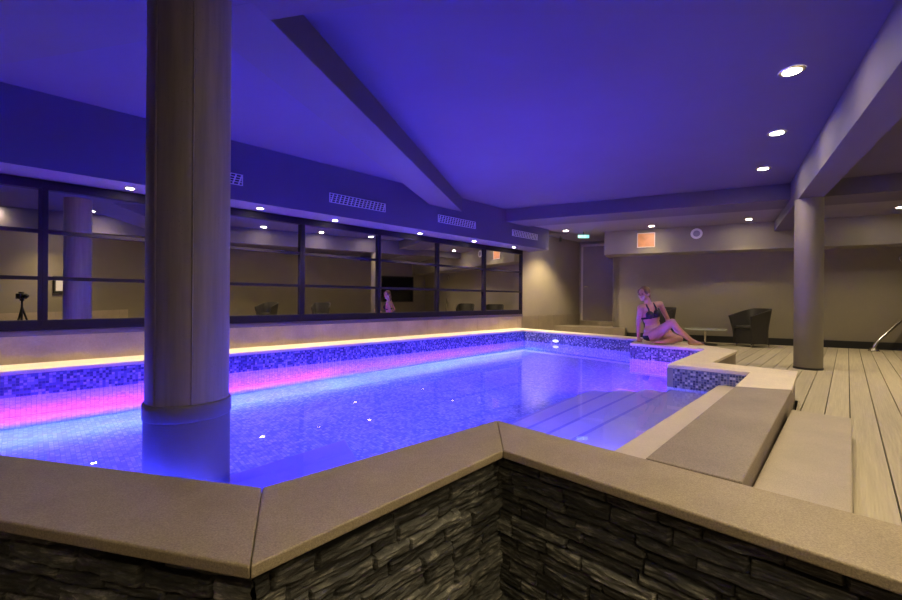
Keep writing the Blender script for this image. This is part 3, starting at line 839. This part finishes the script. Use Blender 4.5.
bm = bmesh.new()
prism(bm, [B(t0+.01, 12.40), B(-1.06, 12.40), B(-1.06, 11.85), B(t0+.6, 11.85)][::1], 0, dz-.004)
o = bm_obj('door_step', bm, M['tile_dark']); bevel(o, .006, 2); tag(o, 'upper stone landing directly under the door', 'step', 'steps to the door')
wA = line_x(B(0, 11.12), (BN[1], -BN[0]), W(0), (S2, S2)); wB = line_x(B(0, 11.84), (BN[1], -BN[0]), W(0), (S2, S2))
bm = bmesh.new()
prism(bm, [wA+wn*.02, B(-.75, 11.12), B(-.75, 11.39), B(-1.06, 11.39), B(-1.06, 11.845), wB+wn*.02], 0, .27)
o = bm_obj('door_step', bm, M['tile_dark']); bevel(o, .006, 2); tag(o, 'wide lower stone step in front of the landing and door', 'step', 'steps to the door')

# ------------------------------------------------------------------ rattan tub chair
def make_chair(label):
    t = empty('tub_chair', (0, 0, 0)); tag(t, label, 'chair', 'dark tub chairs round the lounge')
    # plan: U opening to -x ; s from one arm tip round the back to the other
    def plan(s, w, dpt):          # s 0..1 ; returns x,y of outer outline
        a = (s-.5)*2; L1 = .55
        if abs(a) > L1:
            k = (abs(a)-L1)/(1-L1); return (.02 - k*dpt, math.copysign(w, a))
        ang = a/L1*PI/2; return (.02 + (dpt*.78)*max(0, math.cos(ang))**.8, w*math.copysign(abs(math.sin(ang))**.75, a))
    ns = 44
    def top(s):
        a = abs(s-.5)*2; return .80 - .16*min(1, max(0, (a-.25)/.75))**1.1
    levels = [(0, .285, .31), (.25, .282, .31), (.5, .295, .325), (.75, .325, .355), (1, .355, .385)]
    bm = bmesh.new(); outer = []; innr = []
    for (k, w, d_) in levels:
        ro, ri = [], []
        for i in range(ns+1):
            s = i/ns; x, y = plan(s, w, d_); z = .07 + (top(s)-.07)*k
            xi, yi = plan(s, w-.05, d_-.05); xi = max(xi, x if abs(s-.5)*2 > .98 else xi)
            ro.append(bm.verts.new((x, y, z))); ri.append(bm.verts.new((xi if abs(s-.5)*2 < .97 else x, yi, z)))
        outer.append(ro); innr.append(ri)
    for a, b in zip(outer, outer[1:]):
        for i in range(ns): bm.faces.new((a[i], a[i+1], b[i+1], b[i]))
    for a, b in zip(innr, innr[1:]):
        for i in range(ns): bm.faces.new((a[i+1], a[i], b[i], b[i+1]))
    for i in range(ns):
        bm.faces.new((outer[-1][i], outer[-1][i+1], innr[-1][i+1], innr[-1][i])); bm.faces.new((outer[0][i+1], outer[0][i], innr[0][i], innr[0][i+1]))
    for a, b in zip(range(4), range(1, 5)):
        bm.faces.new((outer[a][0], outer[b][0], innr[b][0], innr[a][0])); bm.faces.new((outer[a][ns], innr[a][ns], innr[b][ns], outer[b][ns]))
    o = bm_obj('tub_shell', bm, M['rattan'], t); smooth_by_angle(o, .8)
    bm = bmesh.new(); box(bm, -.285, .20, -.232, .232, .07, .36); o = bm_obj('seat_base', bm, M['rattan'], t); bevel(o, .01)
    bm = bmesh.new(); box(bm, -.295, .18, -.228, .228, .36, .44); o = bm_obj('seat_cushion', bm, M['cushion'], t); bevel(o, .03, 3)
    for x in (-.25, .22):
        for y in (-.22, .22):
            bm = bmesh.new(); lathe(bm, [(.014, 0), (.018, .07)], 12, (x, y)); bm_obj('leg', bm, M['steel'], t, True)
    return t
def dup(r, loc, rz, label):
    c = r.copy(); COL.objects.link(c); c.location = loc; c.rotation_euler = (0, 0, rz); c['label'] = label
    for ch in list(r.children):
        k = ch.copy(); COL.objects.link(k); k.parent = c
    return c
ch = make_chair('dark woven tub chair against the back wall left of the round column')
ch.location = (6.36, 8.88, 0); ch.rotation_euler = (0, 0, math.radians(8)); ch.scale = (.86, .86, 1)
dup(ch, (4.84, 9.72, 0), math.radians(10), 'dark woven tub chair half hidden behind the seated woman')
dup(ch, (5.9, 2.2, 0), math.radians(10), 'dark woven tub chair seen mirrored low in the left window panes')
dup(ch, (6.2, 3.9, 0), math.radians(-10), 'dark woven tub chair seen mirrored low in the middle window panes')

# low table
t = empty('side_table', (5.56, 9.22, 0)); tag(t, 'low round glass side table on a steel post beside the woman', 'table')
bm = bmesh.new(); lathe(bm, [(.40, .325), (.405, .33), (.405, .343), (.40, .348)], 48); bm_obj('table_top', bm, M['tableglass'], t)
bm = bmesh.new(); lathe(bm, [(.024, .02), (.021, .03), (.021, .3), (.05, .324)], 24); bm_obj('post', bm, M['steel'], t, True)
bm = bmesh.new(); lathe(bm, [(.23, 0), (.23, .012), (.20, .02)], 40); bm_obj('table_base', bm, M['black'], t)

# handrail at right
t = empty('handrail', (8.18, 8.16, 0)); tag(t, 'bent steel handrail rising from the deck at the right edge', 'handrail')
bm = bmesh.new(); lathe(bm, [(.085, 0), (.085, .015), (.07, .035), (.045, .06), (.03, .07)], 28); bm_obj('flange', bm, M['steel'], t, True)
bm = bmesh.new(); tube(bm, [(0, 0, .03), (.01, 0, .09), (.04, 0, .15), (.10, 0, .22), (.25, .0, .36), (.62, .02, .66), (.95, .03, .93), (1.05, .03, .98), (1.2, .03, .98)], .026, 14); bm_obj('rail_tube', bm, M['steel'], t, True)
bm = bmesh.new(); tube(bm, [(1.2, .03, .98), (1.3, .03, .93), (1.32, .03, .8), (1.32, .03, 0)], .026, 14); bm_obj('rail_post', bm, M['steel'], t, True)
c = on_bulk(904.5, 260, 11.39); t = empty('wall_ring', c); tag(t, 'round chrome ring fitting on the back wall at the right edge', 'wall fitting')
bm = bmesh.new(); tube(bm, [bd*.09*math.cos(a)+Vector((0, 0, .09*math.sin(a)))+bo*.05 for a in [2*PI*k/28 for k in range(29)]], .012, 8, cap=False); bm_obj('ring', bm, M['steel'], t, True)
bm = bmesh.new(); tube(bm, [bo*.0+Vector((0, 0, -.09)), bo*.05+Vector((0, 0, -.09))], .014, 10); bm_obj('stem', bm, M['steel'], t, True)

# screen on the right wall, notice behind the camera, camera on tripod (all seen only as reflections)
rd = (near_r-back_r).normalized(); ro_ = Vector((rd.y, -rd.x, 0)); ro_ = ro_ if ro_.x < 0 else -ro_
c = back_r + rd*1.55 + Vector((0, 0, 1.38)); t = empty('wall_screen', c); tag(t, 'dark wide screen on the right wall, mirrored in the middle window pane', 'screen')
bm = bmesh.new()
def rbx(bm, a, b, z0, z1, d0, d1): prism(bm, [rd*a+ro_*d0, rd*b+ro_*d0, rd*b+ro_*d1, rd*a+ro_*d1], z0, z1)
rbx(bm, -.95, .95, -.58, .58, .001, .05); sc_ = bm_obj('screen_case', bm, M['black'], t)
bm = bmesh.new(); rbx(bm, -.91, .91, -.54, .54, .05, .055); bm_obj('screen_face', bm, M['screen'], sc_)
t = empty('wall_notice', (2.55, -1.785, 1.25)); tag(t, 'dark framed notice on the wall behind the camera, mirrored at far left', 'notice')
bm = bmesh.new(); box(bm, -.16, .16, .0, .03, -.22, .22); bm_obj('notice_frame', bm, M['black'], t)
bm = bmesh.new(); box(bm, -.11, .11, .031, .034, -.16, .16); bm_obj('notice_sheet', bm, M['paper'], t)
t = empty('camera_tripod', (.02, -.16, ZL)); tag(t, 'black camera on a tripod mirrored at the far left of the windows', 'tripod')
hz = H-ZL
bm = bmesh.new(); box(bm, -.075, .075, -.06, .03, hz-.06, hz+.05); box(bm, -.03, .03, -.05, .02, hz+.05, hz+.085)
o = bm_obj('camera_body', bm, M['black'], t); bevel(o, .01)
bm = bmesh.new(); tube(bm, [(0, .03, hz), (0, .10, hz)], .04, 20); bm_obj('lens', bm, M['black'], o, True)
bm = bmesh.new(); lathe(bm, [(.016, hz-.55), (.016, hz-.10), (.035, hz-.09), (.035, hz-.06)], 16); bm_obj('centre_post', bm, M['black'], t)
for k in range(3):
    a = PI/2 + .5 + k*2*PI/3
    if k == 0: a = -PI/2
    if k == 1: a = PI*.22
    if k == 2: a = PI*.78
    bm = bmesh.new(); tube(bm, [(0, 0, hz-.22), (.36*math.cos(a), .36*math.sin(a), .0)], [.017, .011], 10); bm_obj('leg', bm, M['black'], t)

# ------------------------------------------------------------------ the woman
def capsule(bm, a, b, ra, rb, n=14, m=5):
    a, b = Vector(a), Vector(b); t = (b-a).normalized()
    u = t.cross(Vector((0, 0, 1)) if abs(t.z) < .9 else Vector((1, 0, 0))).normalized(); w = t.cross(u)
    prof = [(-ra*math.cos(k*PI/2/m), ra*math.sin(k*PI/2/m), 0) for k in range(1, m+1)] + [(rb*math.sin(k*PI/2/m), rb*math.cos(k*PI/2/m), 1) for k in range(0, m)]
    rings = []
    for off, r, e in prof:
        c = (a, b)[e] + t*off
        rings.append([bm.verts.new(c + (u*math.cos(2*PI*k/n)+w*math.sin(2*PI*k/n))*r) for k in range(n)])
    p0 = bm.verts.new(a - t*ra); p1 = bm.verts.new(b + t*rb)
    for q, r in zip(rings, rings[1:]):
        for k in range(n): bm.faces.new((q[k], q[(k+1) % n], r[(k+1) % n], r[k]))
    for k in range(n):
        bm.faces.new((p0, rings[0][(k+1) % n], rings[0][k])); bm.faces.new((rings[-1][k], rings[-1][(k+1) % n], p1))
def ellip(bm, c, r, R=None, n=20, m=12):
    c = Vector(c); R = R or Matrix.Identity(3); rings = []
    for j in range(1, m):
        th = PI*j/m
        rings.append([bm.verts.new(c + R @ Vector((r[0]*math.sin(th)*math.cos(2*PI*k/n), r[1]*math.sin(th)*math.sin(2*PI*k/n), r[2]*math.cos(th)))) for k in range(n)])
    p0 = bm.verts.new(c + R @ Vector((0, 0, r[2]))); p1 = bm.verts.new(c - R @ Vector((0, 0, r[2])))
    for q, s in zip(rings, rings[1:]):
        for k in range(n): bm.faces.new((q[k], s[k], s[(k+1) % n], q[(k+1) % n]))
    for k in range(n):
        bm.faces.new((p0, rings[0][k], rings[0][(k+1) % n])); bm.faces.new((p1, rings[-1][(k+1) % n], rings[-1][k]))
def remesh(o, vox, it=4):
    m = o.modifiers.new('remesh', 'REMESH'); m.mode = 'VOXEL'; m.voxel_size = vox; m.use_smooth_shade = True
    s = o.modifiers.new('smooth', 'SMOOTH'); s.factor = .5; s.iterations = it
    return o
PT = lambda px, py, Y: at_depth(px, py, Y)
hip = PT(653.5, 336.5, 6.66)
root = empty('person', (hip.x, hip.y, CT)); tag(root, 'blonde woman in a black bikini sitting on the coping, leaning on one arm', 'person')
O_ = Vector((hip.x, hip.y, CT))
def loc(v): return Vector(v) - O_
waist = PT(652.5, 326.5, 6.68); chest = PT(650.5, 316, 6.66); neck = PT(648.5, 306.0, 6.68); nk2 = PT(647, 301.5, 6.66); head = PT(643.8, 295.6, 6.64)
shR = PT(640.5, 309.8, 6.66); shL = PT(660.0, 305.8, 6.68)
bm = bmesh.new()
# torso from overlapping ellipsoids oriented along the view
up_ = (neck-hip).normalized(); side = (shL-shR).normalized(); fwd = side.cross(up_).normalized(); fwd = fwd if fwd.y < 0 else -fwd
Rt = Matrix((side, -fwd, up_)).transposed()
ellip(bm, loc(hip)+Vector((0, 0, .0)), (.168, .115, .105), Rt)
ellip(bm, loc(hip.lerp(waist, .55)), (.145, .095, .10), Rt)
ellip(bm, loc(waist), (.118, .082, .11), Rt)
ellip(bm, loc(waist.lerp(chest, .55)), (.128, .086, .11), Rt)
ellip(bm, loc(chest), (.138, .092, .11), Rt)
ellip(bm, loc(chest.lerp(neck, .55)), (.130, .075, .08), Rt)
capsule(bm, loc(shR), loc(neck.lerp(chest, .15)), .048, .055); capsule(bm, loc(shL), loc(neck.lerp(chest, .15)), .048, .055)
for s in (-1, 1): ellip(bm, loc(chest + side*.058*s + fwd*.072 - up_*.005), (.056, .055, .055), Rt)
capsule(bm, loc(neck - up_*.03), loc(nk2), .052, .046); capsule(bm, loc(nk2), loc(head - Vector((0, 0, .03))), .045, .05)
# head, turned to the left of the picture
face = Vector((-.80, -.52, -.12)).normalized(); hs = face.cross(Vector((0, 0, 1))).normalized(); hu = hs.cross(face).normalized()
Rh = Matrix((hs, face, hu)).transposed()
hd = loc(head)
ellip(bm, hd + hu*.022 - face*.012, (.072, .090, .088), Rh)
ellip(bm, hd - hu*.035 + face*.024, (.056, .058, .072), Rh)
ellip(bm, hd - hu*.088 + face*.055, (.024, .02, .018), Rh)         # chin
capsule(bm, hd + hu*.012 + face*.080, hd - hu*.022 + face*.101, .008, .013)   # nose
for s in (-1, 1):
    ellip(bm, hd + hs*.073*s - face*.01 - hu*.008, (.010, .020, .030), Rh)    # ears
    ellip(bm, hd + hs*.030*s + face*.070 + hu*.020, (.020, .010, .008), Rh)   # brows
    ellip(bm, hd + hs*.034*s + face*.052 - hu*.024, (.022, .022, .022), Rh)   # cheeks
# arms with hands
def hand(bm, wrist, palm, fdir, thumbdir, spread, curl, ln=1.0):
    wrist, palm = Vector(wrist), Vector(palm)
    capsule(bm, wrist, palm, .024, .030)
    sd = spread.normalized(); fdir = fdir.normalized()
    capsule(bm, palm - sd*.02, palm + sd*.02, .018, .018)
    for k, (o_, l) in enumerate(((-.032, .060), (-.011, .072), (.011, .076), (.031, .066))):
        b0 = palm + sd*o_; b1 = b0 + (fdir + sd*(o_*3))*l*.5; b2 = b1 + (fdir*.8 + curl)*l*.5
        capsule(bm, b0, b1, .0105, .0095, 8, 3); capsule(bm, b1, b2, .0095, .0078, 8, 3)
    t0_ = wrist.lerp(palm, .35) + thumbdir*.018; t1 = t0_ + (thumbdir*.6 + fdir*.6)*.045; t2 = t1 + (thumbdir*.15 + fdir)*.032
    capsule(bm, t0_, t1, .013, .0115, 8, 3); capsule(bm, t1, t2, .0115, .009, 8, 3)
elR = PT(638.3, 326.0, 6.74); wrR = PT(638.6, 338.8, 6.80); wrR.z = CT+.065
capsule(bm, loc(shR), loc(elR), .043, .034); capsule(bm, loc(elR), loc(wrR), .034, .024)
pR = Vector((wrR.x-.012, wrR.y-.045, CT+.024))
hand(bm, loc(wrR), loc(pR), Vector((-.35, -1, -.05)), Vector((.9, -.2, 0)).normalized(), Vector((.93, -.36, 0)), Vector((0, 0, -.12)))
elL = PT(667.6, 320.5, 6.78); wrL = PT(668.0, 331.0, 6.62)
capsule(bm, loc(shL), loc(elL), .043, .033); capsule(bm, loc(elL), loc(wrL), .033, .023)
pL = wrL + Vector((.005, -.05, -.035))
hand(bm, loc(wrL), loc(pL), Vector((.2, -.6, -.6)), Vector((-.9, -.1, .2)).normalized(), Vector((.9, .35, 0)), Vector((0, .1, -.5)))
# raised leg
hL = hip - side*.03 + Vector((0, -.07, -.005)); kL = PT(672.3, 322.6, 6.30); aL = PT(691.0, 340.2, 6.36); aL.z = CT+.075
kL.z -= .02
capsule(bm, loc(hL), loc(hL.lerp(kL, .55)), .092, .074); capsule(bm, loc(hL.lerp(kL, .5)), loc(kL), .075, .054)
cf = kL.lerp(aL, .32) + Vector((-.015, 0, -.02))
capsule(bm, loc(kL), loc(cf), .050, .053); capsule(bm, loc(cf), loc(aL), .053, .032)
heel = Vector((aL.x-.012, aL.y+.01, CT+.032)); ball = Vector((aL.x+.115, aL.y-.02, CT+.026)); toe = Vector((aL.x+.165, aL.y-.03, CT+.018))
capsule(bm, loc(aL), loc(heel), .033, .031); capsule(bm, loc(heel), loc(ball), .031, .025); capsule(bm, loc(aL), loc(ball), .030, .024)
for k in range(5):
    o_ = (k-2)*.0155; b0 = ball + Vector((0, o_, -.004)); e0 = b0 + Vector((.058-.007*abs(k-1.2)*1.3, 0, -.006))
    capsule(bm, loc(b0), loc(e0), .012, .010 if k != 1 else .011, 8, 3)
# folded leg lying on the stone
hR = hip + side*.075 + Vector((0, -.0, -.015)); kR = PT(679.0, 338.5, 6.50); kR.z = CT+.078
capsule(bm, loc(hR), loc(hR.lerp(kR, .55)), .092, .076); capsule(bm, loc(hR.lerp(kR, .5)), loc(kR), .076, .056)
aR = Vector((kR.x-.30, kR.y-.13, CT+.045)); cf = kR.lerp(aR, .35)
capsule(bm, loc(kR), loc(cf), .052, .052); capsule(bm, loc(cf), loc(aR), .052, .034)
capsule(bm, loc(aR), loc(aR+Vector((-.11, .04, -.012))), .033, .024)
for k in range(5):
    b0 = aR + Vector((-.10, .035+(k-2)*.014, -.016)); capsule(bm, loc(b0), loc(b0+Vector((-.045, 0, 0))), .011, .009, 8, 3)
body = bm_obj('body', bm, M['skin'], root); remesh(body, .0062, 3)
body['kind'] = 'thing'; del body['kind']
# eyes and mouth
bm = bmesh.new()
for s in (-1, 1):
    ellip(bm, hd + hs*.030*s + face*.0795 + hu*.004, (.012, .005, .005), Rh, 12, 8)
    bm_obj('eye', bm, M['eye'], root, True); bm = bmesh.new()
ellip(bm, hd - hu*.050 + face*.084, (.020, .007, .008), Rh, 14, 8); bm_obj('lips', bm, M['lip'], root, True)
# hair
bm = bmesh.new()
ellip(bm, hd + hu*.034 - face*.026, (.084, .094, .088), Rh)
for s in (-1, 1): ellip(bm, hd + hs*.062*s + face*.005 + hu*.035, (.022, .055, .045), Rh)
ellip(bm, hd - face*.075 - hu*.03, (.062, .045, .085), Rh)
pts = [hd - face*.085 - hu*.01, hd - face*.11 - hu*.09, hd - face*.10 - hu*.17 , hd - face*.08 - hu*.26]
for a, b, r0, r1 in zip(pts, pts[1:], (.05, .042, .034), (.042, .034, .02)): capsule(bm, a, b, r0, r1)
remesh(bm_obj('hair', bm, M['hair'], root), .008, 3)
# bikini
bm = bmesh.new()
cups = [chest + side*.058*s + fwd*.080 - up_*.008 for s in (-1, 1)]
for c in cups: ellip(bm, loc(c + up_*.004), (.062, .056, .062), Rt)
ring = [loc(chest - up_*.045 + side*.139*math.cos(a) - fwd*.098*math.sin(a)) for a in [2*PI*k/36 for k in range(37)]]
tube(bm, ring, .016, 8, cap=False)
for s, c in zip((-1, 1), cups):
    tube(bm, [loc(c + up_*.045), loc(chest + side*.060*s + fwd*.080 + up_*.09), loc(neck + side*.062*s + fwd*.040 + up_*.0), loc(neck - fwd*.055 + up_*.03)], .013, 8)
bm_obj('bikini_top', bm, M['bikini'], root, True)
bm = bmesh.new()
ellip(bm, loc(hip)+Vector((0, 0, -.01)), (.172, .119, .088), Rt)
bm_obj('bikini_bottom', bm, M['bikini'], root, True)

# ------------------------------------------------------------------ world, camera, colour
w = bpy.data.worlds.new('world'); sc.world = w; w.use_nodes = True
w.node_tree.nodes['Background'].inputs['Color'].default_value = (.05, .05, .08, 1); w.node_tree.nodes['Background'].inputs['Strength'].default_value = .0
cd = bpy.data.cameras.new('camera'); cam = bpy.data.objects.new('camera', cd); COL.objects.link(cam)
cd.sensor_fit = 'HORIZONTAL'; cd.sensor_width = 36; cd.lens = F*36/902; cd.clip_start = .02
cd.shift_y = -(300-300.9)/902*-1
cam.location = (0, 0, H)
cam.rotation_euler = (Matrix.Rotation(math.radians(90), 4, 'X') @ Matrix.Rotation(ROLL, 4, 'Z')).to_euler()
sc.camera = cam
vs = sc.view_settings; vs.view_transform = 'Standard'; vs.look = 'None'; vs.exposure = 0; vs.gamma = 1; vs.use_curve_mapping = False
cy = sc.cycles
cy.max_bounces = 10; cy.diffuse_bounces = 4; cy.glossy_bounces = 5; cy.transmission_bounces = 6; cy.caustics_refractive = True; cy.caustics_reflective = True
cy.sample_clamp_indirect = 25; cy.use_denoising = True
